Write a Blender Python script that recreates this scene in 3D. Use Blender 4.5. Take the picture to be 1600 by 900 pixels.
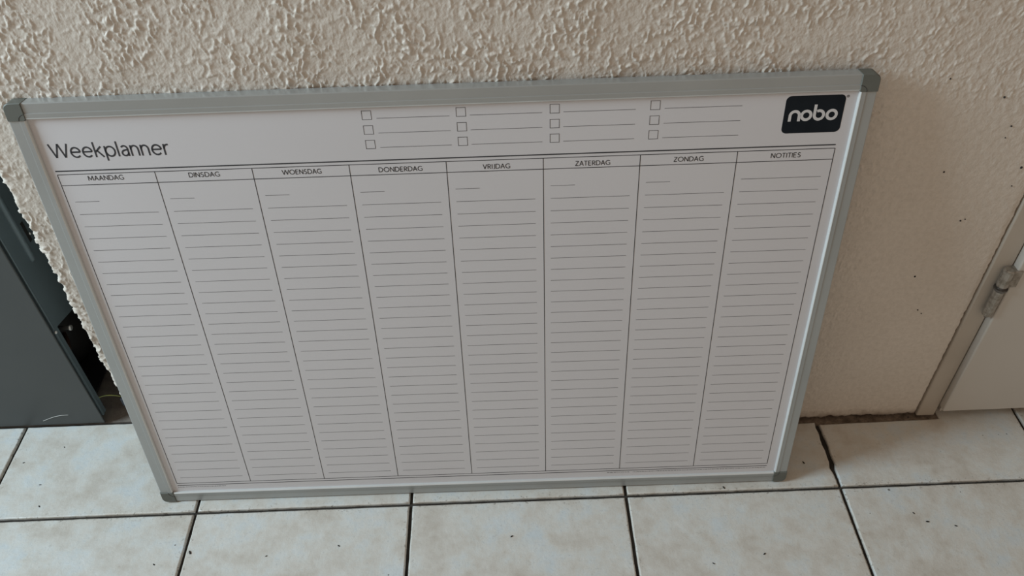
import bpy, math, random
import numpy as np
from mathutils import Vector, Matrix

for o in list(bpy.data.objects):
    bpy.data.objects.remove(o, do_unlink=True)
scene = bpy.context.scene
C = scene.collection

# ------------------------------------------------------------------ camera
F_PX = 1274.79
cam_d = bpy.data.cameras.new('camera')
cam = bpy.data.objects.new('camera', cam_d)
C.objects.link(cam)
cam_d.sensor_fit = 'HORIZONTAL'
cam_d.sensor_width = 36.0
cam_d.lens = F_PX / 1600.0 * 36.0
cam_d.clip_start = 0.01
_r = Vector((0.99923763, -0.02919166, -0.02592320))
_u = Vector((0.03888141, 0.68421485, 0.72824328))
_f = Vector((0.00352160, 0.72869602, -0.68482824))
M = Matrix((( _r.x, _u.x, -_f.x, 0.504725), (_r.y, _u.y, -_f.y, -0.765841),
            (_r.z, _u.z, -_f.z, 1.024016), (0, 0, 0, 1)))
cam.matrix_world = M
scene.camera = cam

# ------------------------------------------------------------------ light
world = bpy.data.worlds.new('world')
scene.world = world
world.use_nodes = True
bg = world.node_tree.nodes['Background']
bg.inputs['Color'].default_value = (1.0, 0.815, 0.65, 1)
bg.inputs['Strength'].default_value = 0.365

ld = bpy.data.lights.new('window_daylight', 'AREA')
ld.shape = 'RECTANGLE'
ld.size = 1.0          # along z before the turn
ld.size_y = 0.72
ld.energy = 72
ld.color = (0.67, 0.87, 1.0)
lo = bpy.data.objects.new('window_daylight', ld)
C.objects.link(lo)
lo.location = (-1.65, -0.43, 1.55)
lo.rotation_euler = (0, math.radians(-90), 0)   # -Z of the lamp towards +x

scene.view_settings.view_transform = 'Standard'
scene.view_settings.look = 'None'
scene.view_settings.exposure = 0.0
scene.view_settings.gamma = 1.0
scene.view_settings.use_curve_mapping = False

rng = random.Random(7)
nrng = np.random.default_rng(11)

# ------------------------------------------------------------------ helpers
def link(name, me, mat=None, parent=None, smooth=False):
    o = bpy.data.objects.new(name, me)
    C.objects.link(o)
    if mat is not None and not me.materials:
        me.materials.append(mat)
    if parent is not None:
        o.parent = parent
    if smooth:
        me.polygons.foreach_set('use_smooth', [True] * len(me.polygons))
    return o

def mesh(name, verts, faces):
    me = bpy.data.meshes.new(name)
    me.from_pydata([tuple(v) for v in verts], [], [tuple(f) for f in faces])
    me.update()
    return me

def empty(name, loc=(0, 0, 0), parent=None):
    o = bpy.data.objects.new(name, None)
    o.empty_display_size = 0.05
    C.objects.link(o)
    o.location = loc
    if parent is not None:
        o.parent = parent
    return o

def structure(o):
    o['kind'] = 'structure'
    return o

def box_mesh(name, x0, x1, y0, y1, z0, z1, bev=0.0, seg=2):
    import bmesh
    bm = bmesh.new()
    bmesh.ops.create_cube(bm, size=1.0)
    for v in bm.verts:
        v.co.x = x0 + (v.co.x + 0.5) * (x1 - x0)
        v.co.y = y0 + (v.co.y + 0.5) * (y1 - y0)
        v.co.z = z0 + (v.co.z + 0.5) * (z1 - z0)
    if bev > 0:
        bmesh.ops.bevel(bm, geom=bm.edges[:], offset=bev, segments=seg, affect='EDGES', profile=0.5)
    me = bpy.data.meshes.new(name)
    bm.to_mesh(me)
    bm.free()
    return me

def tube_mesh(name, pts, rad, n=8, cap=True):
    """tube through pts; rad a number or one per point"""
    pts = [Vector(p) for p in pts]
    rr = rad if isinstance(rad, (list, tuple)) else [rad] * len(pts)
    vs, fs = [], []
    up = Vector((0.31, 0.17, 0.93)).normalized()
    for i, p in enumerate(pts):
        a = pts[max(i - 1, 0)]
        b = pts[min(i + 1, len(pts) - 1)]
        t = (b - a).normalized()
        e1 = t.cross(up)
        if e1.length < 1e-4:
            e1 = t.cross(Vector((1, 0, 0)))
        e1.normalize()
        e2 = t.cross(e1)
        for k in range(n):
            w = 2 * math.pi * k / n
            vs.append(p + (e1 * math.cos(w) + e2 * math.sin(w)) * rr[i])
    for i in range(len(pts) - 1):
        for k in range(n):
            fs.append((i * n + k, i * n + (k + 1) % n, (i + 1) * n + (k + 1) % n, (i + 1) * n + k))
    if cap:
        fs.append(tuple(range(n))[::-1])
        fs.append(tuple((len(pts) - 1) * n + k for k in range(n)))
    return mesh(name, vs, fs)

def lathe_mesh(name, prof, n=24, axis='z', center=(0, 0, 0)):
    """prof: list of (radius, height)"""
    vs, fs = [], []
    cx, cy, cz = center
    for r, h in prof:
        for k in range(n):
            w = 2 * math.pi * k / n
            a, b = r * math.cos(w), r * math.sin(w)
            if axis == 'z':
                vs.append((cx + a, cy + b, cz + h))
            elif axis == 'x':
                vs.append((cx + h, cy + a, cz + b))
            else:
                vs.append((cx + a, cy + h, cz + b))
    for i in range(len(prof) - 1):
        for k in range(n):
            f = (i * n + k, i * n + (k + 1) % n, (i + 1) * n + (k + 1) % n, (i + 1) * n + k)
            fs.append(f)
    fs.append(tuple(range(n))[::-1])
    fs.append(tuple((len(prof) - 1) * n + k for k in range(n)))
    me = mesh(name, vs, fs)
    import bmesh
    bm = bmesh.new(); bm.from_mesh(me)
    bmesh.ops.recalc_face_normals(bm, faces=bm.faces[:])
    bm.to_mesh(me); bm.free()
    return me

# ------------------------------------------------------------------ materials
class NT:
    def __init__(self, name):
        self.m = bpy.data.materials.new(name)
        self.m.use_nodes = True
        self.t = self.m.node_tree
        self.b = self.t.nodes['Principled BSDF']
    def n(self, typ, **kw):
        nd = self.t.nodes.new(typ)
        for k, v in kw.items():
            setattr(nd, k, v)
        return nd
    def l(self, a, b):
        self.t.links.new(a, b)
    def noise(self, vec, scale, detail=4, rough=0.55):
        nd = self.n('ShaderNodeTexNoise')
        nd.inputs['Scale'].default_value = scale
        nd.inputs['Detail'].default_value = detail
        nd.inputs['Roughness'].default_value = rough
        if vec is not None:
            self.l(vec, nd.inputs['Vector'])
        return nd.outputs['Fac']
    def ramp(self, fac, stops):
        nd = self.n('ShaderNodeValToRGB')
        el = nd.color_ramp.elements
        while len(el) < len(stops):
            el.new(0.5)
        for e, (p, c) in zip(el, stops):
            e.position = p
            e.color = (c[0], c[1], c[2], 1) if not isinstance(c, (int, float)) else (c, c, c, 1)
        self.l(fac, nd.inputs['Fac'])
        return nd.outputs['Color']
    def mix(self, fac, a, b):
        nd = self.n('ShaderNodeMix', data_type='RGBA')
        for s, v in ((nd.inputs[0], fac), (nd.inputs[6], a), (nd.inputs[7], b)):
            if isinstance(v, (int, float)):
                s.default_value = v
            elif isinstance(v, tuple):
                s.default_value = (v[0], v[1], v[2], 1)
            else:
                self.l(v, s)
        return nd.outputs[2]
    def math(self, op, a, b=None, c=None):
        nd = self.n('ShaderNodeMath', operation=op)
        for s, v in zip(nd.inputs, (a, b, c)):
            if v is None:
                continue
            if isinstance(v, (int, float)):
                s.default_value = v
            else:
                self.l(v, s)
        return nd.outputs[0]
    def bump(self, h, strength, dist):
        nd = self.n('ShaderNodeBump')
        nd.inputs['Strength'].default_value = strength
        nd.inputs['Distance'].default_value = dist
        self.l(h, nd.inputs['Height'])
        self.l(nd.outputs['Normal'], self.b.inputs['Normal'])
    def obj(self):
        return self.n('ShaderNodeTexCoord').outputs['Object']
    def set(self, color=None, rough=None, metal=None, spec=None):
        if color is not None:
            if isinstance(color, tuple):
                self.b.inputs['Base Color'].default_value = (color[0], color[1], color[2], 1)
            else:
                self.l(color, self.b.inputs['Base Color'])
        if rough is not None:
            if isinstance(rough, (int, float)):
                self.b.inputs['Roughness'].default_value = rough
            else:
                self.l(rough, self.b.inputs['Roughness'])
        if metal is not None:
            self.b.inputs['Metallic'].default_value = metal
        if spec is not None:
            self.b.inputs['Specular IOR Level'].default_value = spec
        return self.m

def mottled(name, c0, c1, scale, rough, metal=0.0, bump=0.0, bscale=400, bdist=0.0005, spec=0.5):
    m = NT(name)
    v = m.obj()
    f = m.noise(v, scale, 4)
    col = m.ramp(f, [(0.3, c0), (0.7, c1)])
    if bump > 0:
        m.bump(m.noise(v, bscale, 3), bump, bdist)
    return m.set(col, rough, metal, spec)

def make_wall_mat():
    m = NT('stucco_paint')
    v = m.obj()
    sx = m.n('ShaderNodeSeparateXYZ'); m.l(v, sx.inputs[0])
    col = m.ramp(m.noise(v, 6, 4), [(0.3, (0.65, 0.58, 0.505)), (0.72, (0.71, 0.64, 0.565))])
    # grime along the foot of the wall, with a ragged upper limit
    g = m.math('ADD', sx.outputs['Z'], m.math('MULTIPLY', m.math('SUBTRACT', m.noise(v, 60, 4), 0.5), 0.035))
    gm = m.ramp(g, [(0.002, 1.0), (0.022, 0.0)])
    col = m.mix(m.math('MULTIPLY', gm, 0.75), col, (0.14, 0.085, 0.05))
    # few rubbed grey marks
    r = m.ramp(m.noise(v, 22, 6, 0.7), [(0.66, 0.0), (0.76, 1.0)])
    col = m.mix(m.math('MULTIPLY', r, 0.18), col, (0.30, 0.26, 0.21))
    relief_tone = m.ramp(m.noise(v, 150, 5, 0.7), [(0.40, 0.0), (0.68, 1.0)])  # fine darker mottling, paints the relief shading of the plaster into its colour
    col = m.mix(m.math('MULTIPLY', relief_tone, 0.30), col, (0.43, 0.37, 0.30))
    m.bump(m.noise(v, 420, 4), 0.5, 0.0010)
    return m.set(col, 0.55, 0, 0.45)

def make_tile_mat():
    m = NT('glazed_stone_tile')
    v = m.obj()
    oi = m.n('ShaderNodeObjectInfo')
    add = m.n('ShaderNodeVectorMath', operation='MULTIPLY_ADD')
    cmb = m.n('ShaderNodeCombineXYZ')
    m.l(oi.outputs['Random'], cmb.inputs[0]); m.l(oi.outputs['Random'], cmb.inputs[1])
    add.inputs[1].default_value = (37.0, 91.0, 13.0)
    m.l(cmb.outputs[0], add.inputs[0]); m.l(v, add.inputs[2])
    w = add.outputs[0]
    base = m.ramp(m.noise(w, 15, 8, 0.68), [(0.34, (0.46, 0.405, 0.34)), (0.46, (0.545, 0.505, 0.445)), (0.53, (0.575, 0.56, 0.515)), (0.64, (0.545, 0.58, 0.585))])
    cloud = m.ramp(m.noise(w, 34, 6, 0.68), [(0.35, 0.0), (0.70, 1.0)])
    base = m.mix(m.math('MULTIPLY', cloud, 0.45), base, (0.68, 0.66, 0.615))
    vein = m.ramp(m.noise(w, 55, 8, 0.75), [(0.60, 0.0), (0.72, 1.0)])
    base = m.mix(m.math('MULTIPLY', vein, 0.5), base, (0.36, 0.32, 0.27))
    fine = m.ramp(m.noise(w, 240, 4, 0.7), [(0.56, 0.0), (0.72, 1.0)])
    base = m.mix(m.math('MULTIPLY', fine, 0.40), base, (0.33, 0.30, 0.26))
    # pits in the glaze, denser in the worn rim
    vo = m.n('ShaderNodeTexVoronoi'); vo.inputs['Scale'].default_value = 62
    m.l(w, vo.inputs['Vector'])
    sz = m.math('MULTIPLY', m.ramp(m.noise(w, 30, 2), [(0.55, 0.0), (0.8, 1.0)]), 0.16)
    pit = m.math('LESS_THAN', vo.outputs['Distance'], sz)
    base = m.mix(m.math('MULTIPLY', pit, 0.75), base, (0.10, 0.085, 0.07))
    sx = m.n('ShaderNodeSeparateXYZ'); m.l(v, sx.inputs[0])
    ed = m.math('MAXIMUM', m.math('ABSOLUTE', sx.outputs['X']), m.math('ABSOLUTE', sx.outputs['Y']))
    rim = m.ramp(ed, [(0.141, 0.0), (0.1515, 1.0)])
    chip = m.ramp(m.noise(w, 190, 4, 0.7), [(0.585, 0.0), (0.63, 1.0)])
    base = m.mix(m.math('MULTIPLY', m.math('MULTIPLY', rim, chip), 0.7), base, (0.16, 0.13, 0.10))
    m.bump(m.math('ADD', m.noise(w, 130, 6, 0.65), m.math('MULTIPLY', m.noise(w, 28, 3), 1.5)), 0.5, 0.0011)
    return m.set(base, m.ramp(m.noise(w, 40, 4), [(0.3, 0.34), (0.7, 0.52)]), 0, 0.5)

MW = make_wall_mat()
MT = make_tile_mat()
M_GROUT = mottled('dark_grout', (0.022, 0.019, 0.016), (0.055, 0.047, 0.04), 60, 0.95, bump=0.6, bscale=500, bdist=0.001, spec=0.1)
M_SCREED = mottled('bare_screed', (0.12, 0.10, 0.085), (0.22, 0.19, 0.16), 40, 0.9, bump=0.5, bscale=300, bdist=0.001)
M_PANEL = mottled('dry_wipe_surface', (0.605, 0.58, 0.585), (0.625, 0.60, 0.605), 3, 0.38, bump=0.06, bscale=700, bdist=0.0004)
M_ALU = mottled('satin_aluminium', (0.37, 0.38, 0.37), (0.41, 0.42, 0.41), 8, 0.30, 0.40, bump=0.05, bscale=900, bdist=0.0003)
M_LIP = mottled('lip_highlight_aluminium', (0.62, 0.63, 0.62), (0.68, 0.69, 0.68), 20, 0.30, 0.30)  # paler than the rails: the highlight on their inner edge put into the colour
M_CAP = mottled('grey_plastic', (0.105, 0.108, 0.092), (0.125, 0.128, 0.11), 30, 0.55, bump=0.1, bscale=900, bdist=0.0003)
M_CAPD = mottled('grey_plastic_seam', (0.03, 0.03, 0.027), (0.04, 0.04, 0.035), 30, 0.6)
M_BACK = mottled('board_backing', (0.30, 0.29, 0.28), (0.36, 0.35, 0.33), 12, 0.7)
M_INK = mottled('print_black', (0.028, 0.028, 0.032), (0.04, 0.04, 0.045), 40, 0.5)
M_INKG = mottled('print_grey', (0.075, 0.075, 0.08), (0.10, 0.10, 0.105), 40, 0.5)
M_LOGO = mottled('logo_navy', (0.006, 0.009, 0.013), (0.010, 0.014, 0.019), 30, 0.5, spec=0.15)
M_LOGOW = mottled('logo_white', (0.60, 0.58, 0.575), (0.63, 0.61, 0.605), 30, 0.45)
M_DOOR = mottled('door_paint', (0.52, 0.48, 0.425), (0.56, 0.515, 0.46), 4, 0.45, bump=0.06, bscale=260, bdist=0.0006)
M_FRAME = mottled('door_frame_paint', (0.44, 0.385, 0.32), (0.50, 0.44, 0.37), 10, 0.5, bump=0.08, bscale=200, bdist=0.0008)
def make_hinge_mat():
    m = NT('worn_hinge_paint')
    v = m.obj()
    f = m.ramp(m.noise(v, 130, 5, 0.7), [(0.45, 0.0), (0.62, 1.0)])
    col = m.mix(f, (0.36, 0.32, 0.27), (0.22, 0.185, 0.145))
    m.bump(m.noise(v, 260, 3), 0.3, 0.0006)
    return m.set(col, 0.32, 0.5)
M_HINGE = make_hinge_mat()
M_HRING = mottled('hinge_washer_metal', (0.10, 0.09, 0.08), (0.22, 0.20, 0.18), 300, 0.35, 0.7)
M_SPECK = mottled('dark_speck', (0.012, 0.010, 0.008), (0.03, 0.025, 0.02), 200, 0.8)
M_CAB = mottled('dark_grey_enamel', (0.054, 0.060, 0.060), (0.064, 0.070, 0.069), 5, 0.5, bump=0.15, bscale=700, bdist=0.0004)
M_CABB = mottled('blue_grey_sheet_metal', (0.115, 0.152, 0.167), (0.135, 0.175, 0.19), 9, 0.42, 0.3)
M_DARK = mottled('black_metal', (0.010, 0.010, 0.010), (0.018, 0.017, 0.016), 30, 0.6)
M_SCREW = mottled('zinc_screw', (0.50, 0.50, 0.48), (0.62, 0.62, 0.60), 200, 0.35, 0.8)
M_COPPER = mottled('tarnished_copper', (0.10, 0.045, 0.03), (0.07, 0.035, 0.025), 80, 0.6, 0.4)
M_WIRE = mottled('yellow_green_wire', (0.28, 0.30, 0.08), (0.22, 0.27, 0.10), 200, 0.5)
M_CONN = mottled('blue_connector', (0.09, 0.12, 0.17), (0.14, 0.17, 0.22), 200, 0.45)
M_HAIR = mottled('pale_hair', (0.55, 0.54, 0.50), (0.65, 0.64, 0.60), 200, 0.5)
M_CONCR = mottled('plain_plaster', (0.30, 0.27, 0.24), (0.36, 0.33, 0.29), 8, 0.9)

# ------------------------------------------------------------------ noise for the stucco relief
_perm = np.random.default_rng(5).integers(0, 2**31, size=4096)
def _hash(ix, iy, seed):
    h = (ix.astype(np.int64) * 374761393 + iy.astype(np.int64) * 668265263 + seed * 974634777) & 0x7fffffff
    h = (h ^ (h >> 13)) * 1274126177 & 0x7fffffff
    h = (h ^ (h >> 16)) & 0xfff
    return _perm[h] / 2.0**31
def gnoise(x, y, seed):
    ix = np.floor(x); iy = np.floor(y)
    fx = x - ix; fy = y - iy
    u = fx * fx * fx * (fx * (fx * 6 - 15) + 10); v = fy * fy * fy * (fy * (fy * 6 - 15) + 10)
    def g(dx, dy):
        a = _hash(ix + dx, iy + dy, seed) * 2 * np.pi
        return np.cos(a) * (fx - dx) + np.sin(a) * (fy - dy)
    return ((g(0, 0) * (1 - u) + g(1, 0) * u) * (1 - v) + (g(0, 1) * (1 - u) + g(1, 1) * u) * v) * 1.5
def sstep(a, b, x):
    t = np.clip((x - a) / (b - a), 0, 1)
    return t * t * (3 - 2 * t)

def stucco(u, z):
    """height in metres of the spatter plaster at u (metres along the wall) and z"""
    wx = u + 0.004 * gnoise(u / 0.012, z / 0.012, 1) + 0.002 * gnoise(u / 0.006, z / 0.006, 2)
    wz = z + 0.004 * gnoise(u / 0.012, z / 0.012, 3)
    # short upright flecks left by the trowel
    f1 = gnoise(wx / 0.0040, wz / 0.0088, 4)
    f2 = gnoise(wx / 0.0028, wz / 0.0050, 5)
    fleck = sstep(0.22, 0.48, f1) * 0.95 + sstep(0.22, 0.46, f2) * 0.45
    # thin curling ridges
    rd = 1 - np.abs(gnoise(wx / 0.013, wz / 0.020, 6)) * 2.2
    ridge = np.clip(rd, 0, 1) ** 5 * sstep(-0.15, 0.4, gnoise(u / 0.03, z / 0.035, 7))
    rd2 = 1 - np.abs(gnoise(wx / 0.06 + 3, wz / 0.045, 8)) * 6
    ridge2 = np.clip(rd2, 0, 1) ** 2 * sstep(0.0, 0.4, gnoise(u / 0.08, z / 0.08, 9))
    dens = sstep(-0.55, 0.35, gnoise(u / 0.055, z / 0.05, 10))
    big = gnoise(u / 0.09, z / 0.075, 12)
    h = (0.30 + 0.70 * dens) * (0.00140 * fleck + 0.0009 * ridge) + 0.0006 * ridge2 + 0.0007 * big
    fine = 0.00016 * gnoise(u / 0.0030, z / 0.0036, 13) + 0.0003 * gnoise(u / 0.008, z / 0.010, 14)
    # the relief is flatter in the lower corner by the door
    smooth = sstep(0.88, 1.02, u) * sstep(0.62, 0.50, z)
    soft = sstep(0.70, 1.0, u)
    amp = (1 - 0.50 * soft) * (1 - 0.72 * smooth)
    return h * amp + fine

# ------------------------------------------------------------------ the stucco wall
XL, XR = -0.0595, 1.1218
def build_wall():
    st = 0.00115
    # path around the wall's free end: (s, x, y, nx, ny)
    R = 0.006
    ret = np.concatenate([np.linspace(0.70, 0.14, 10), np.arange(0.13, R, -st * 1.3)])
    path = [(XL, y, -1.0, 0.0) for y in ret]
    for a in np.linspace(0, 90, 7):
        w = math.radians(a)
        path.append((XL + R - R * math.cos(w), R - R * math.sin(w), -math.cos(w), -math.sin(w)))
    for x in np.arange(XL + R + st, XR - 0.0005, st):
        path.append((x, 0.0, 0.0, -1.0))
    path.append((XR, 0.0, 0.0, -1.0))
    nf = len(path)
    P = np.array(path)
    seg = np.hypot(np.diff(P[:, 0]), np.diff(P[:, 1]))
    s = np.concatenate([[0], np.cumsum(seg)])
    k0 = np.argmin(np.abs(P[:, 0] - (XL + R + st)) + np.abs(P[:, 1]))
    s = s - s[k0] + P[k0, 0]
    zz = np.concatenate([np.arange(0.003, 0.79, st), np.linspace(0.80, 1.1, 20), np.linspace(1.2, 2.4, 8)])
    S, Z = np.meshgrid(s, zz, indexing='xy')
    H = stucco(S, Z)
    # crusty rim along the free end
    rim = np.exp(-((S - XL) / 0.009) ** 2)
    H = H * (1 + 0.8 * rim) + rim * 0.0018 * gnoise(S / 0.008, Z / 0.011, 21)
    X = P[None, :, 0] + P[None, :, 2] * H
    Y = P[None, :, 1] + P[None, :, 3] * H
    # ragged joint along the door frame and along the foot
    edge = np.exp(-((S - XR) / 0.004) ** 2)
    X = X + edge * (0.0009 * gnoise(Z / 0.009, Z / 0.03, 22) + 0.0004 * gnoise(Z / 0.003, Z, 23))
    Y = Y + edge * 0.0012
    Zp = Z.copy()
    foot = np.clip(1 - Z / 0.012, 0, 1)
    Zp = Zp + foot * (0.0035 + 0.004 * gnoise(S / 0.012, S / 0.05, 24) + 0.002 * gnoise(S / 0.004, S / 0.02, 25))
    Y = np.where(P[None, :, 3] < -0.5, Y + foot ** 2 * 0.003, Y)
    ny, nx = X.shape
    V = np.stack([X, Y, Zp], -1).reshape(-1, 3)
    idx = np.arange(ny * nx).reshape(ny, nx)
    q = np.stack([idx[:-1, :-1], idx[:-1, 1:], idx[1:, 1:], idx[1:, :-1]], -1).reshape(-1, 4)
    # foot row folded inwards, right end folded back
    nb = len(V)
    front = P[:, 3] < -0.2
    low = np.stack([P[:, 0] + np.where(front, 0, 0.012), np.where(front, 0.014, P[:, 1]), np.full(nx, -0.004)], -1)
    end = np.stack([np.full(ny, XR), np.full(ny, 0.09), Zp[:, -1]], -1)
    V = np.concatenate([V, low, end])
    il = nb + np.arange(nx); ie = nb + nx + np.arange(ny)
    q2 = np.stack([il[:-1], il[1:], idx[0, 1:], idx[0, :-1]], -1)
    q3 = np.stack([idx[:-1, -1], ie[:-1], ie[1:], idx[1:, -1]], -1)
    q = np.concatenate([q, q2, q3]).astype(np.int32)
    me = bpy.data.meshes.new('wall_back')
    me.vertices.add(len(V)); me.vertices.foreach_set('co', V.astype(np.float32).ravel())
    me.loops.add(q.size); me.loops.foreach_set('vertex_index', q.ravel())
    me.polygons.add(len(q)); me.polygons.foreach_set('loop_start', np.arange(len(q), dtype=np.int32) * 4)
    me.polygons.foreach_set('use_smooth', np.ones(len(q), dtype=bool))
    me.update(); me.validate()
    return structure(link('wall_back', me, MW))
wall = build_wall()
wall['label'] = 'cream spatter stucco wall behind the board'

# dark fly specks and scuffs on the plaster near the door
for (x, z, r) in [(0.979, .583, .0011), (1.046, .558, .0015), (1.068, .521, .0013), (1.067, .506, .0009), (1.013, .462, .0013),
                  (1.102, .464, .0019), (1.101, .438, .0009), (1.058, .388, .0014), (1.063, .390, .0010), (1.031, .297, .0016),
                  (1.054, .235, .0012), (1.061, .228, .0010)]:
    r *= 0.8
    prof = [(r * 0.3, 0.0004), (r, 0.0), (r * 0.9, -0.0008), (r * 0.4, -0.0014)]
    me = lathe_mesh('dirt_speck', prof, n=8, axis='y')
    for v in me.vertices:
        v.co.x *= rng.uniform(0.8, 1.2); v.co.z *= rng.uniform(0.8, 1.3)
    o = link('dirt_speck', me, M_SPECK, wall)
    h = float(stucco(np.array([x]), np.array([z]))[0])
    o.location = (x, -h, z)

# niche behind the free end of the wall
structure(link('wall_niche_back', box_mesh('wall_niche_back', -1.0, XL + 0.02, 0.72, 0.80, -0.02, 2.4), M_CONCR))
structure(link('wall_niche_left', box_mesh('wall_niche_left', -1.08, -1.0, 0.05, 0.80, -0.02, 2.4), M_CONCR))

# ------------------------------------------------------------------ floor: dark joints, screed in the niche, single tiles
floor = structure(link('floor', box_mesh('floor', -1.6, 2.3, -1.9, 0.85, -0.06, -0.0042), M_GROUT))
floor['label'] = 'floor of pale square stone-look tiles with dark joints'
link('bare_screed', box_mesh('bare_screed', -1.0, XL - 0.004, 0.050, 0.72, -0.0045, -0.0012), M_SCREED, floor)

M_MORTAR = mottled('crumbly_brown_mortar', (0.10, 0.075, 0.055), (0.25, 0.195, 0.15), 90, 0.95, bump=0.9, bscale=350, bdist=0.002, spec=0.1)
link('foot_mortar', box_mesh('foot_mortar', 0.9, 1.158, -0.009, 0.02, -0.0045, -0.0016), M_MORTAR, floor)

T, OX, OY = 0.30899, 0.04306, -0.12072
G = 0.0040                                   # joint width
def tile_mesh(poly, cx, cy, jit=0.00014, chip=None):
    """poly: outline corners (counter-clockwise, world), edges ragged, worn bevel"""
    out = []
    n = len(poly)
    for i in range(n):
        a = Vector(poly[i]); b = Vector(poly[(i + 1) % n])
        L = (b - a).length
        k = max(1, int(L / 0.010))
        d = (b - a) / L
        nrm = Vector((d.y, -d.x))             # outward
        for j in range(k):
            p = a + d * (L * j / k)
            w = 0 if j == 0 else rng.gauss(0, jit)
            if chip and j and chip(p):
                w -= rng.uniform(0.0, 0.0030)
            ins = nrm * -1
            if j == 0:
                c = Vector(poly[i - 1]); d0 = (a - c).normalized()
                ins = Vector((-d.y, d.x)) + Vector((-d0.y, d0.x))
            out.append((p + nrm * w, ins))
    m = len(out)
    vs, fs = [], []
    for p, ins in out:
        q = p + ins * (0.0019 + rng.uniform(0, 0.0008))
        vs.append((q.x - cx, q.y - cy, 0.0))
    for p, ins in out:
        q = p + ins * 0.0004
        vs.append((q.x - cx, q.y - cy, -0.0011))
    for p, ins in out:
        vs.append((p.x - cx, p.y - cy, -0.008))
    fs.append(tuple(range(m)))
    for r in range(2):
        for i in range(m):
            j = (i + 1) % m
            fs.append((r * m + i, (r + 1) * m + i, (r + 1) * m + j, r * m + j))
    me = mesh('tile', vs, fs)
    me.materials.append(MT)
    for p in me.polygons[1:m + 1]:
        p.use_smooth = True
    return me

std = [tile_mesh([(-T / 2 + G / 2, -T / 2 + G / 2), (T / 2 - G / 2, -T / 2 + G / 2), (T / 2 - G / 2, T / 2 - G / 2), (-T / 2 + G / 2, T / 2 - G / 2)], 0, 0)
       for _ in range(4)]
cnt = 0
for row in range(0, -6, -1):
    for k in range(-5, 7):
        x0, x1 = OX + k * T + G / 2, OX + (k + 1) * T - G / 2
        cx, cy = OX + (k + 0.5) * T, OY + (row + 0.5) * T
        if row < 0:
            o = link('tile', std[cnt % 4], None, floor)
            o.rotation_euler[2] = (cnt // 4 % 4) * math.pi / 2
        else:
            y0 = OY + G / 2
            if k <= -1:
                poly = [(x0, y0), (x1, y0), (x1, 0.046), (x0, 0.046)]
                ch = None
            elif k <= 2:
                poly = [(x0, y0), (x1, y0), (x1, -0.0045), (x0, -0.0045)]
                ch = (lambda p: p.x > x1 - 0.01 and p.y > -0.10) if k == 2 else None
            elif k == 3:
                poly = [(x0, y0), (x1, y0), (x1, 0.16), (1.158, 0.16), (1.158, -0.0065), (x0, -0.0085)]
                ch = (lambda p: p.x < x0 + 0.01 and p.y > -0.08)
            else:
                poly = [(x0, y0), (x1, y0), (x1, 0.16), (x0, 0.16)]
                ch = None
            o = link('tile', tile_mesh(poly, cx, cy, chip=ch), None, floor)
        o.location = (cx, cy, rng.uniform(-0.0003, 0.0002) if row < 0 else 0)
        cnt += 1

# crumbs of dirt in the open joint at the foot of the wall
for i in range(26):
    x = rng.uniform(0.965, 1.15)
    r = rng.uniform(0.0008, 0.0022)
    me = lathe_mesh('dirt_crumb', [(r * .4, -r * .6), (r, 0), (r * .8, r * .5), (r * .3, r * .8)], n=6)
    o = link('dirt_crumb', me, M_SPECK if i % 2 else M_SCREED, floor)
    o.location = (x, rng.uniform(-0.006, 0.001), -0.0030)
    o.rotation_euler = (rng.random(), rng.random(), rng.random() * 6)

# dark grains lying on the tiles
for (x, y, r) in [(0.051, -0.183, .0020), (0.256, -0.182, .0012), (0.495, -0.178, .0014), (0.835, -0.219, .0013), (0.764, -0.23, .0012), (1.071, -0.181, .0016),
                  (1.107, -0.189, .0013), (1.057, -0.167, .0012), (0.803, -0.114, .0016), (0.006, -0.199, .0012), (-0.202, -0.063, .0012), (-0.189, -0.1, .0012),
                  (-0.243, -0.022, .0011), (-0.191, 0.004, .0010), (0.929, -0.077, .0015), (0.158, -0.193, .0010)]:
    me = lathe_mesh('dirt_grain', [(r * .7, -.0003), (r, .0002), (r * .7, r * .5), (r * .2, r * .7)], n=7)
    for v in me.vertices:
        v.co.x *= 1.7; v.co.y *= rng.uniform(0.5, 0.9)
    o = link('dirt_grain', me, M_SPECK, floor)
    o.location = (x, y, 0.0002)
    o.rotation_euler[2] = rng.uniform(-1.4, 0.6)

# ------------------------------------------------------------------ door, its steel frame and the hinge
door = structure(empty('door_1', (1.153, 0, 0)))
door['label'] = 'cream painted door in a steel frame with one visible hinge'
def dpart(name, me, mat, parent=None, smooth=False):
    o = link(name, me, mat, parent or door, smooth)
    return o
dx = 1.153
dpart('door_frame', box_mesh('door_frame', 1.1245 - dx, 1.1525 - dx, -0.0015, 0.075, 0.0015, 2.1, 0.0022, 3), M_FRAME)
leaf = dpart('door_leaf', box_mesh('door_leaf', 1.1535 - dx, 1.98 - dx, -0.0125, 0.002, 0.0245, 2.08, 0.0022, 3), M_DOOR)
dpart('rebate_light_block', box_mesh('rebate_light_block', 1.160 - dx, 1.975 - dx, 0.002, 0.030, 0.008, 2.075), M_DOOR, leaf)  # added behind the leaf, reaching lower to block light under the door
hg = empty('hinge', (0, 0, 0), door)
HX, HY = 1.1445 - dx, -0.0100
def octo(name, z0, z1, r, mat, bev=0.0012):
    return dpart(name, lathe_mesh(name, [(r - bev, z0), (r, z0 + bev), (r, z1 - bev), (r - bev * 1.6, z1)], n=10, center=(HX, HY, 0)), mat, hg)
octo('lower_knuckle', 0.2310, 0.2770, 0.0069, M_HINGE)
octo('upper_knuckle', 0.2835, 0.3125, 0.0075, M_HINGE)
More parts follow.
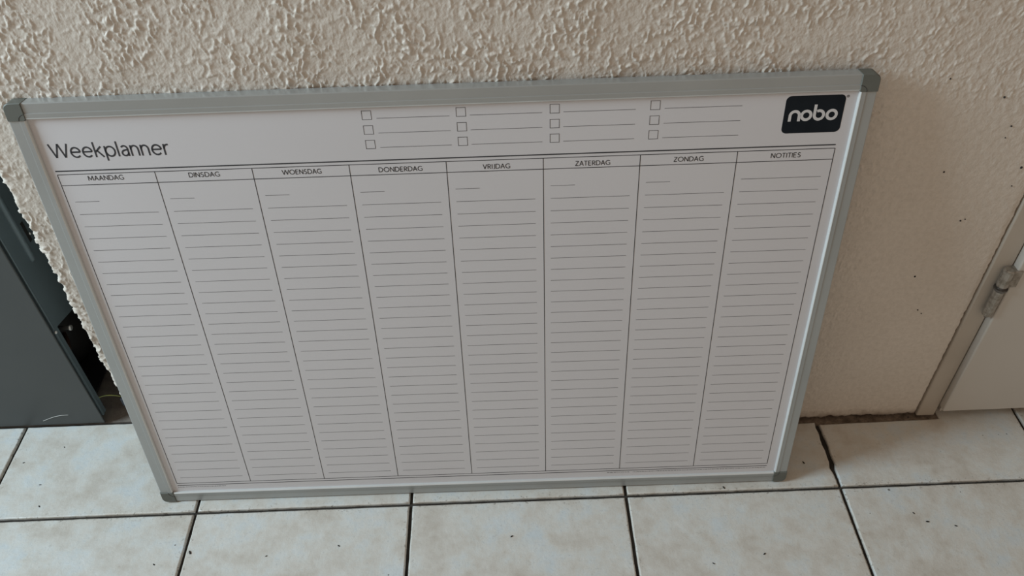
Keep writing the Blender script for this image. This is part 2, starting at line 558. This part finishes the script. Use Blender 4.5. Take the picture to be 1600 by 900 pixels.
dpart('washer', lathe_mesh('washer', [(0.0050, 0.2768), (0.0086, 0.2780), (0.0090, 0.2792), (0.0088, 0.2806), (0.0060, 0.2812), (0.0060, 0.2838)], n=20, center=(HX, HY, 0)), M_HRING, hg)
dpart('hinge_leaf', box_mesh('hinge_leaf', HX - 0.0005, 1.1605 - dx, HY - 0.0045, -0.0008, 0.284, 0.3115, 0.0008), M_HINGE, hg)
dpart('hinge_pin', lathe_mesh('hinge_pin', [(0.0020, 0.2265), (0.0032, 0.2280), (0.0032, 0.2316)], n=12, center=(HX, HY, 0)), M_HRING, hg)

# ------------------------------------------------------------------ dark appliance cabinet in the niche
FX, FY = -0.1418, 0.047
cab = empty('appliance_cabinet', (FX - 0.3, FY + 0.3, 0))
cab['label'] = 'dark grey metal appliance cabinet beside the wall end, its rear open near the floor'
cab['category'] = 'appliance'
def cpart(name, me, mat, parent=None, smooth=False):
    if parent is None:
        me.transform(Matrix.Translation((-(FX - 0.3), -(FY + 0.3), 0)))
        return link(name, me, mat, cab, smooth)
    me.transform(Matrix.Translation((-(FX - 0.3), -(FY + 0.3), 0)))
    return link(name, me, mat, parent, smooth)
cpart('side_panel', box_mesh('side_panel', FX - 0.60, FX, FY, FY + 0.0025, 0.002, 0.86, 0.0009), M_CAB)
cpart('side_panel', box_mesh('side_panel', FX - 0.60, FX, FY + 0.5975, FY + 0.60, 0.002, 0.86, 0.0009), M_CAB)
cpart('front_panel', box_mesh('front_panel', FX - 0.63, FX - 0.601, FY, FY + 0.60, 0.04, 0.86, 0.003), M_CAB)
cpart('top_panel', box_mesh('top_panel', FX - 0.60, FX, FY + 0.003, FY + 0.597, 0.845, 0.86, 0.001), M_CAB)
cpart('base_tray', box_mesh('base_tray', FX - 0.599, FX - 0.03, FY + 0.004, FY + 0.597, 0.008, 0.013), M_DARK)
cpart('inner_partition', box_mesh('inner_partition', FX - 0.26, FX - 0.25, FY + 0.003, FY + 0.597, 0.013, 0.22), M_DARK)
cpart('inner_ceiling', box_mesh('inner_ceiling', FX - 0.26, FX - 0.006, FY + 0.003, FY + 0.597, 0.215, 0.222), M_DARK)
# folded flange of the side panel along the open rear
fl = cpart('corner_flange', box_mesh('corner_flange', FX - 0.012, FX + 0.0008, FY + 0.0052, FY + 0.0165, 0.014, 0.845, 0.0007), M_CABB)
cpart('flange_bead', tube_mesh('flange_bead', [(FX + 0.0010, FY + 0.0065, 0.016), (FX + 0.0010, FY + 0.0065, 0.84)], 0.0012), M_CABB, fl, True)
# rear sheet with slanted lower edge
ys = (FY + 0.0040, FY + 0.590)
z_a, z_b = 0.2080, 0.190
def rear_sheet():
    xa, xb = FX - 0.0005, FX + 0.0016
    y0, y1, y2 = FY + 0.0052, FY + 0.075, FY + 0.592
    vs = []
    for x in (xa, xb):
        vs += [(x, y0, z_a), (x, y1, z_b), (x, y2, z_b), (x, y2, 0.842), (x, y0, 0.842)]
    fs = [(0, 1, 2, 3, 4)[::-1], (5, 6, 7, 8, 9)]
    for i in range(5):
        fs.append((i, (i + 1) % 5, (i + 1) % 5 + 5, i + 5))
    return mesh('rear_sheet', vs, fs)
rear = cpart('rear_sheet', rear_sheet(), M_CABB)
cpart('pressed_rib', tube_mesh('pressed_rib', [(FX + 0.0012, FY + 0.0395, z) for z in (0.306, 0.312, 0.33, 0.6, 0.83)], [0.0005, 0.0045, 0.0055, 0.0055, 0.0055], 12), M_CABB, rear, True)
cpart('slot', box_mesh('slot', FX + 0.0014, FX + 0.0022, FY + 0.0525, FY + 0.0590, 0.330, 0.362, 0.0004), M_DARK, rear)
def screw(y, z, r=0.0035, xo=0.0016):
    s = cpart('screw', lathe_mesh('screw', [(r, 0), (r, 0.0010), (r * 0.75, 0.0022), (r * 0.35, 0.0026)], n=14, axis='x', center=(FX + xo, y, z)), M_SCREW, None, True)
    return s
screw(FY + 0.0060, 0.2030, 0.0026, 0.0014)
screw(FY + 0.0595, 0.3400, 0.0022, 0.0018)
# bolt sticking out below the sheet
cpart('bolt', lathe_mesh('bolt', [(0.0030, -0.02), (0.0030, 0.012), (0.0042, 0.0121), (0.0042, 0.0150), (0.0028, 0.0155)], n=14, axis='x', center=(FX - 0.004, FY + 0.0270, 0.1900)), M_SCREW, None, True)
comp = cpart('compressor', lathe_mesh('compressor', [(0.03, 0.02), (0.075, 0.03), (0.085, 0.06), (0.085, 0.10), (0.07, 0.14), (0.03, 0.158)], n=24, center=(FX - 0.13, FY + 0.15, 0)), M_DARK, None, True)
cpart('copper_pipe', tube_mesh('copper_pipe', [(FX - 0.075, FY + 0.12, 0.10), (FX - 0.050, FY + 0.085, 0.105), (FX - 0.045, FY + 0.07, 0.095), (FX - 0.045, FY + 0.065, 0.080), (FX - 0.055, FY + 0.065, 0.060)], 0.0032), M_COPPER, comp, True)
# earth wire with its connector
def arc(p, q, sag, n=10):
    p, q = Vector(p), Vector(q)
    return [p.lerp(q, i / n) + Vector((0, 0, sag * 4 * (i / n) * (1 - i / n))) for i in range(n + 1)]
wire = cpart('earth_wire', tube_mesh('earth_wire', arc((-0.150, 0.062, 0.040), (-0.118, 0.082, 0.022), 0.008), 0.0009, 6), M_WIRE, None, True)
cpart('wire_connector', box_mesh('wire_connector', -0.121, -0.115, 0.076, 0.086, 0.006, 0.024, 0.0015), M_CONN, wire)
# pale hair stuck to the lower side panel
cpart('hair', tube_mesh('hair', [(-0.2345 + 0.011 * i, FY - 0.0005, 0.0135 + 0.0125 * math.sin(i / 4 * math.pi * 0.55)) for i in range(5)], 0.00035, 5), M_HAIR)

# ------------------------------------------------------------------ the week planner board
BW, BH, TH = 0.9, 0.60754, 0.015
LEAN, YAW = 0.14431, -0.006605
board = empty('planner_board')
ex = Vector((math.cos(YAW), math.sin(YAW), 0))
ey = Vector((-math.sin(YAW) * math.sin(LEAN), math.cos(YAW) * math.sin(LEAN), math.cos(LEAN)))
en = ex.cross(ey)
B0 = Vector((-0.0072076, -0.1020686, TH * math.sin(LEAN)))
board.matrix_world = Matrix(((ex.x, ey.x, en.x, B0.x), (ex.y, ey.y, en.y, B0.y), (ex.z, ey.z, en.z, B0.z), (0, 0, 0, 1)))
board['label'] = 'white week planner board with aluminium frame leaning on the stucco wall'
board['category'] = 'whiteboard'
PZ = -0.0035            # writing surface below the rim
INK = PZ + 0.00012

panel = link('writing_panel', box_mesh('writing_panel', 0.010, BW - 0.010, 0.010, BH - 0.010, -0.0115, PZ), M_PANEL, board)
link('backing_sheet', box_mesh('backing_sheet', 0.012, BW - 0.012, 0.012, BH - 0.012, -0.0128, -0.0116), M_BACK, board)

# aluminium rails: cross-section (distance from outer edge, height)
PROF = [(0.0, -TH), (0.0, -0.0016), (0.0003, -0.0009), (0.0010, -0.0006), (0.0110, -0.0006), (0.0113, -0.0001), (0.0117, 0.0),
        (0.0164, 0.0), (0.0172, -0.0004), (0.0177, -0.0012), (0.0178, -0.0034), (0.0178, -0.0050), (0.011, -0.0050), (0.011, -TH)]
CAP = 0.0195
def rail(name, side):
    L0, L1 = CAP - 0.001, (BW if side in 'tb' else BH) - CAP + 0.001
    vs = []
    for l in (L0, L1):
        for a, h in PROF:
            vs.append({'t': (l, BH - a, h), 'b': (l, a, h), 'l': (a, l, h), 'r': (BW - a, l, h)}[side])
    n = len(PROF)
    fs = [(i, (i + 1) % n, (i + 1) % n + n, i + n) for i in range(n)] + [tuple(range(n)), tuple(range(n, 2 * n))[::-1]]
    me = mesh(name, vs, fs)
    import bmesh
    bm = bmesh.new(); bm.from_mesh(me)
    bmesh.ops.recalc_face_normals(bm, faces=bm.faces[:])
    bm.to_mesh(me); bm.free()
    ro_ = link(name, me, M_ALU, board)
    lip = [(0.0163, 0.0002), (0.0171, -0.0001), (0.0178, -0.0009), (0.0181, -0.0022), (0.0181, -0.0036), (0.0176, -0.0036), (0.0163, -0.0006)]  # strip added over the rail's inner edge to carry its painted highlight
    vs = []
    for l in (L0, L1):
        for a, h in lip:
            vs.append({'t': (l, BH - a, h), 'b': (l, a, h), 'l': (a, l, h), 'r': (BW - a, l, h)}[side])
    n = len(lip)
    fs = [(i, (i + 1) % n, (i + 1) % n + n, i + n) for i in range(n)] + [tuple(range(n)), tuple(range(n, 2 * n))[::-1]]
    me = mesh('inner_lip_highlight', vs, fs)
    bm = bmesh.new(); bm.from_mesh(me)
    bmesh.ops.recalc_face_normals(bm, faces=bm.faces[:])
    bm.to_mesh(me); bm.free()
    link('inner_lip_highlight', me, M_LIP, ro_)
    return ro_
for s in 'tblr':
    rail('frame_rail', s)

def cap(cx, cy, sx, sy):
    """plastic corner: rounded outer corner at (cx, cy), growing towards (sx, sy)"""
    r = 0.0075
    pts = []
    for i in range(9):
        w = math.pi / 2 * i / 8
        pts.append((r - r * math.cos(w), r - r * math.sin(w)))
    e = CAP
    pts += [(e, 0.0), (e, e - 0.0015), (e - 0.0015, e), (0.0, e)]
    top, bev, bot = [], [], []
    cxm, cym = e / 2, e / 2
    for x, y in pts:
        k = 1 - 0.0009 / max(0.004, math.hypot(x - cxm, y - cym))
        top.append((cxm + (x - cxm) * k, cym + (y - cym) * k, 0.0008))
        bev.append((x, y, -0.0001))
        bot.append((x, y, -TH - 0.0002))
    o_ = -0.0004
    vs = [(cx + sx * (x + o_), cy + sy * (y + o_), z) for x, y, z in top + bev + bot]
    n = len(pts)
    fs = [tuple(range(n)), tuple(range(2 * n, 3 * n))[::-1]]
    for q in range(2):
        for i in range(n):
            j = (i + 1) % n
            fs.append((q * n + i, q * n + j, (q + 1) * n + j, (q + 1) * n + i))
    me = mesh('corner_cap', vs, fs)
    import bmesh
    bm = bmesh.new(); bm.from_mesh(me)
    bmesh.ops.recalc_face_normals(bm, faces=bm.faces[:])
    bm.to_mesh(me); bm.free()
    c = link('corner_cap', me, M_CAP, board)
    # curved seam at the inner corner
    ps = []
    rs = 0.0072
    for i in range(9):
        w = math.pi / 2 * i / 8
        ps.append((cx + sx * (e - 0.0006 - rs * math.cos(w)), cy + sy * (e - 0.0006 - rs * math.sin(w)), 0.00075))
    link('seam', tube_mesh('seam', ps, 0.00035, 6), M_CAPD, c)
cap(0, 0, 1, 1); cap(BW, 0, -1, 1); cap(0, BH, 1, -1); cap(BW, BH, -1, -1)

# ---- print on the writing panel
class Flat:
    def __init__(self):
        self.v, self.f = [], []
    def rect(self, x0, x1, y0, y1):
        b = len(self.v)
        self.v += [(x0, y0, INK), (x1, y0, INK), (x1, y1, INK), (x0, y1, INK)]
        self.f.append((b, b + 1, b + 2, b + 3))
        return self
    def ribbon(self, pts, w, closed=False, z=None):
        z = INK if z is None else z
        n = len(pts); b = len(self.v)
        for i in range(n):
            if closed:
                a, c = pts[i - 1], pts[(i + 1) % n]
            else:
                a, c = pts[max(i - 1, 0)], pts[min(i + 1, n - 1)]
            dx_, dy_ = c[0] - a[0], c[1] - a[1]
            L = math.hypot(dx_, dy_)
            nx, ny = -dy_ / L * w / 2, dx_ / L * w / 2
            self.v += [(pts[i][0] - nx, pts[i][1] - ny, z), (pts[i][0] + nx, pts[i][1] + ny, z)]
        for i in range(n if closed else n - 1):
            j = (i + 1) % n
            self.f.append((b + 2 * i, b + 2 * j, b + 2 * j + 1, b + 2 * i + 1))
        return self
    def done(self, name, mat, parent=board):
        return link(name, mesh(name, self.v, self.f), mat, parent)

S0, CP = 0.0270, 0.10535
T0, T1 = 0.0340, 0.5243
SE = S0 + 8 * CP
HDR = 0.5112
Flat().rect(0.0262, SE - 0.0002, 0.5278, 0.5292).done('table_rule', M_INK)
Flat().rect(S0, SE, 0.0292, 0.0302).done('table_rule', M_INK)
lw = 0.0008
for y in (T1, HDR, T0):
    Flat().rect(S0, SE, y - lw / 2, y + lw / 2).done('row_rule', M_INK)
for k in range(9):
    Flat().rect(S0 + k * CP - lw / 2, S0 + k * CP + lw / 2, T0, T1).done('column_rule', M_INK)
R1, RP = 0.47465, 0.01590
tl = 0.00046
for k in range(8):
    x0 = S0 + k * CP
    g = Flat()
    a, b = x0 + 0.0080, x0 + 0.0962
    if k < 7:
        g.rect(a, a + 0.0268, R1 + RP - tl / 2, R1 + RP + tl / 2)
        r0 = 0
    else:
        r0 = -1
    for r in range(r0, 28):
        y = R1 - r * RP
        g.rect(a, b, y - tl / 2, y + tl / 2)
    g.done('writing_lines', M_INKG)

for (bx, lx0, lx1) in [(0.3646, 0.3796, 0.4560), (0.4632, 0.4772, 0.5530), (0.5612, 0.5752, 0.6510), (0.6664, 0.6812, 0.7624)]:
    for i in range(3):
        y1 = 0.5854 - i * 0.0166
        y0 = y1 - 0.0097
        w = 0.0007
        Flat().ribbon([(bx, y0), (bx + 0.0098, y0), (bx + 0.0098, y1), (bx, y1)], w, True).done('checkbox', M_INK)
        Flat().rect(lx0, lx1, y0 + 0.0008, y0 + 0.0008 + tl).done('checklist_line', M_INKG)

def ell(cx, cy, rx, ry, a0, a1, n=14):
    return [(cx + rx * math.cos(math.radians(a0 + (a1 - a0) * i / n)), cy + ry * math.sin(math.radians(a0 + (a1 - a0) * i / n))) for i in range(n + 1)]
# drawn letters: advance width and strokes, capital height 1
GLYPH = {
    'W': (1.24, [[(0, 1), (.31, 0)], [(.31, 0), (.62, 1)], [(.62, 1), (.93, 0)], [(.93, 0), (1.24, 1)]]),
    'e': (.63, [ell(.33, .35, .31, .35, 4, 318, 22), [(.02, .375), (.64, .375)]]),
    'k': (.52, [[(0, -.04), (0, 1.05)], [(.03, .33), (.46, .72)], [(.15, .44), (.52, -.04)]]),
    'p': (.62, [[(0, -.32), (0, .74)], ell(.32, .35, .31, .35, 0, 360, 24)]),
    'l': (.0, [[(0, -.04), (0, 1.05)]]),
    'a': (.46, [ell(.24, .46, .22, .25, 145, 0, 10) + [(.46, .30), (.46, -.04)],
                [(.46, .42), (.32, .415), (.18, .385), (.07, .30), (.03, .19), (.06, .08), (.15, .01), (.25, 0), (.36, .04), (.43, .12), (.46, .22)]]),
    'n': (.48, [[(0, -.04), (0, .74)], ell(.24, .42, .24, .28, 180, 0, 14) + [(.48, -.04)]]),
    'r': (.28, [[(0, -.04), (0, .74)], ell(.26, .40, .26, .30, 180, 78, 8)]),
    'M': (.84, [[(0, 0), (.06, 1)], [(.06, 1), (.42, .12)], [(.42, .12), (.78, 1)], [(.78, 1), (.84, 0)]]),
    'A': (.66, [[(0, 0), (.33, 1)], [(.33, 1), (.66, 0)], [(.12, .35), (.54, .35)]]),
    'N': (.62, [[(0, 0), (0, 1)], [(0, 1), (.62, 0)], [(.62, 0), (.62, 1)]]),
    'D': (.67, [[(0, 0), (0, 1)], [(0, .96), (.22, .96)] + ell(.24, .5, .43, .46, 90, -90, 16) + [(0, .04)]]),
    'G': (.72, [ell(.42, .5, .42, .46, 48, 290, 20) + [(.72, .10), (.72, .46), (.48, .46)]]),
    'I': (.0, [[(0, 0), (0, 1)]]),
    'J': (.22, [[(.22, 1), (.22, .2)] + ell(.02, .16, .20, .20, 0, -80, 6)]),
    'S': (.48, [ell(.25, .735, .21, .225, 35, 270, 12) + ell(.23, .265, .24, .225, 90, -145, 12)]),
    'O': (.88, [ell(.44, .5, .44, .46, 0, 360, 26)]),
    'E': (.46, [[(0, 0), (0, 1)], [(0, .96), (.45, .96)], [(0, .51), (.41, .51)], [(0, .04), (.46, .04)]]),
    'R': (.50, [[(0, 0), (0, 1)], [(0, .96), (.18, .96)] + ell(.20, .72, .25, .24, 90, -90, 10) + [(0, .48)], [(.20, .48), (.50, 0)]]),
    'V': (.62, [[(0, 1), (.31, 0)], [(.31, 0), (.62, 1)]]),
    'Z': (.57, [[(0.02, .96), (.55, .96)], [(.55, .96), (0, .04)], [(0, .04), (.57, .04)]]),
    'T': (.58, [[(0, .96), (.58, .96)], [(.29, 0), (.29, 1)]]),
}
def text(name, body, x0, x1, base, caph, stroke, mat, gap, parent=board):
    """flat lettering: left edge x0, right edge x1, capital height caph"""
    x = 0.0
    strokes = []
    tight = {'AT': -.10, 'TE': -.04, 'VR': -.02, 'DA': -.06, 'AA': -.08, 'AG': -.04, 'MA': -.05, 'AN': -.02, 'ZA': -.06, 'We': -.10, 'ke': -.06, 'kp': -.02,
             'IJ': -.03, 'WO': -.08, 'ZO': -.06, 'RD': -.03, 'ER': 0, 'OT': -.07, 'TI': -.03, 'IT': -.03, 'ee': -.04, 'ek': -.01, 'er': 0}
    for i, ch in enumerate(body):
        adv, st = GLYPH[ch]
        strokes += [[(x + px, py) for px, py in s_] for s_ in st]
        x += adv + gap + tight.get(body[i:i + 2], 0)
    xs = [p[0] for s_ in strokes for p in s_]
    fx = (x1 - x0 - stroke) / (max(xs) - min(xs))
    g = Flat()
    for s_ in strokes:
        g.ribbon([(x0 + stroke / 2 + (px - min(xs)) * fx, base + py * caph) for px, py in s_], stroke)
    return g.done(name, mat, parent)
text('title_lettering', 'Weekplanner', 0.0280, 0.1560, 0.5443, 0.0160, 0.0019, M_INK, 0.22)
for nm, a, b, base in [('MAANDAG', .0584, .0973, .5162), ('DINSDAG', .1679, .2018, .5160), ('WOENSDAG', .2692, .3124, .5153), ('DONDERDAG', .3744, .4222, .5144),
                       ('VRIJDAG', .4878, .5177, .5138), ('ZATERDAG', .5884, .6267, .5138), ('ZONDAG', .6955, .7283, .5146), ('NOTITIES', .8013, .8338, .5150)]:
    text('heading_lettering', nm, a, b, base, 0.0056, 0.00085, M_INK, 0.24)

# small print under the table: too fine to read, broken into word-like strokes
def small_print(x0, x1, y, tilt):
    g = Flat()
    x = x0
    while x < x1:
        w = rng.uniform(0.0012, 0.0042)
        xe = min(x + w, x1)
        xx = x
        while xx < xe:
            ww = rng.uniform(0.00025, 0.0006)
            yy = y + (xx - x0) * tilt
            g.rect(xx, min(xx + ww, xe), yy, yy + rng.uniform(0.0006, 0.0010))
            xx += ww + rng.uniform(0.00005, 0.0002)
        x = xe + rng.uniform(0.0006, 0.0012)
    g.done('small_print', M_INK)
small_print(0.0272, 0.0950, 0.0258, 0)
small_print(0.6420, 0.6735, 0.0258, 0); small_print(0.6785, 0.8685, 0.0258, 0)

# logo plate
def rounded(x0, x1, y0, y1, r, z):
    pts = []
    for (cx, cy, a0) in [(x1 - r, y1 - r, 0), (x0 + r, y1 - r, 90), (x0 + r, y0 + r, 180), (x1 - r, y0 + r, 270)]:
        for i in range(9):
            w = math.radians(a0 + 90 * i / 8)
            pts.append((cx + r * math.cos(w), cy + r * math.sin(w), z))
    return mesh('logo_plate', pts, [tuple(range(len(pts)))])
logo = link('logo_plate', rounded(0.8078, 0.8702, 0.5434, 0.5854, 0.0056, INK), M_LOGO, board)
LZ = INK + 0.0001
sw, ro = 0.0031, 0.0064
rm = ro - sw / 2
def circ(cx, cy, a0, a1, n=28):
    return [(cx + rm * math.cos(math.radians(a0 + (a1 - a0) * i / n)), cy + rm * math.sin(math.radians(a0 + (a1 - a0) * i / n))) for i in range(n + 1)]
yc = 0.5634
for kind, cx in (('n', 0.8194), ('o', 0.8316), ('b', 0.8450), ('o', 0.8584)):
    g = Flat()
    if kind == 'o':
        g.ribbon(circ(cx, yc, 0, 360)[:-1], sw, True, LZ)
    elif kind == 'n':
        g.ribbon([(cx - rm, 0.5570)] + circ(cx, yc, 180, 0) + [(cx + rm, 0.5570)], sw, False, LZ)
    else:
        g.ribbon([(cx - rm, 0.5752), (cx - rm, 0.570)] + circ(cx, yc, 180, 482, 34), sw, False, LZ)
    g.done('logo_lettering', M_LOGOW, logo)
g = Flat()
g.ribbon([(0.8719 + 0.00125 * math.cos(i / 20 * 2 * math.pi), 0.5832 + 0.00125 * math.sin(i / 20 * 2 * math.pi)) for i in range(20)], 0.0005, True)
g.done('registered_ring', M_INK)
text('registered_letter', 'R', 0.8714, 0.8725, 0.5826, 0.0012, 0.0003, M_INK, 0.2)
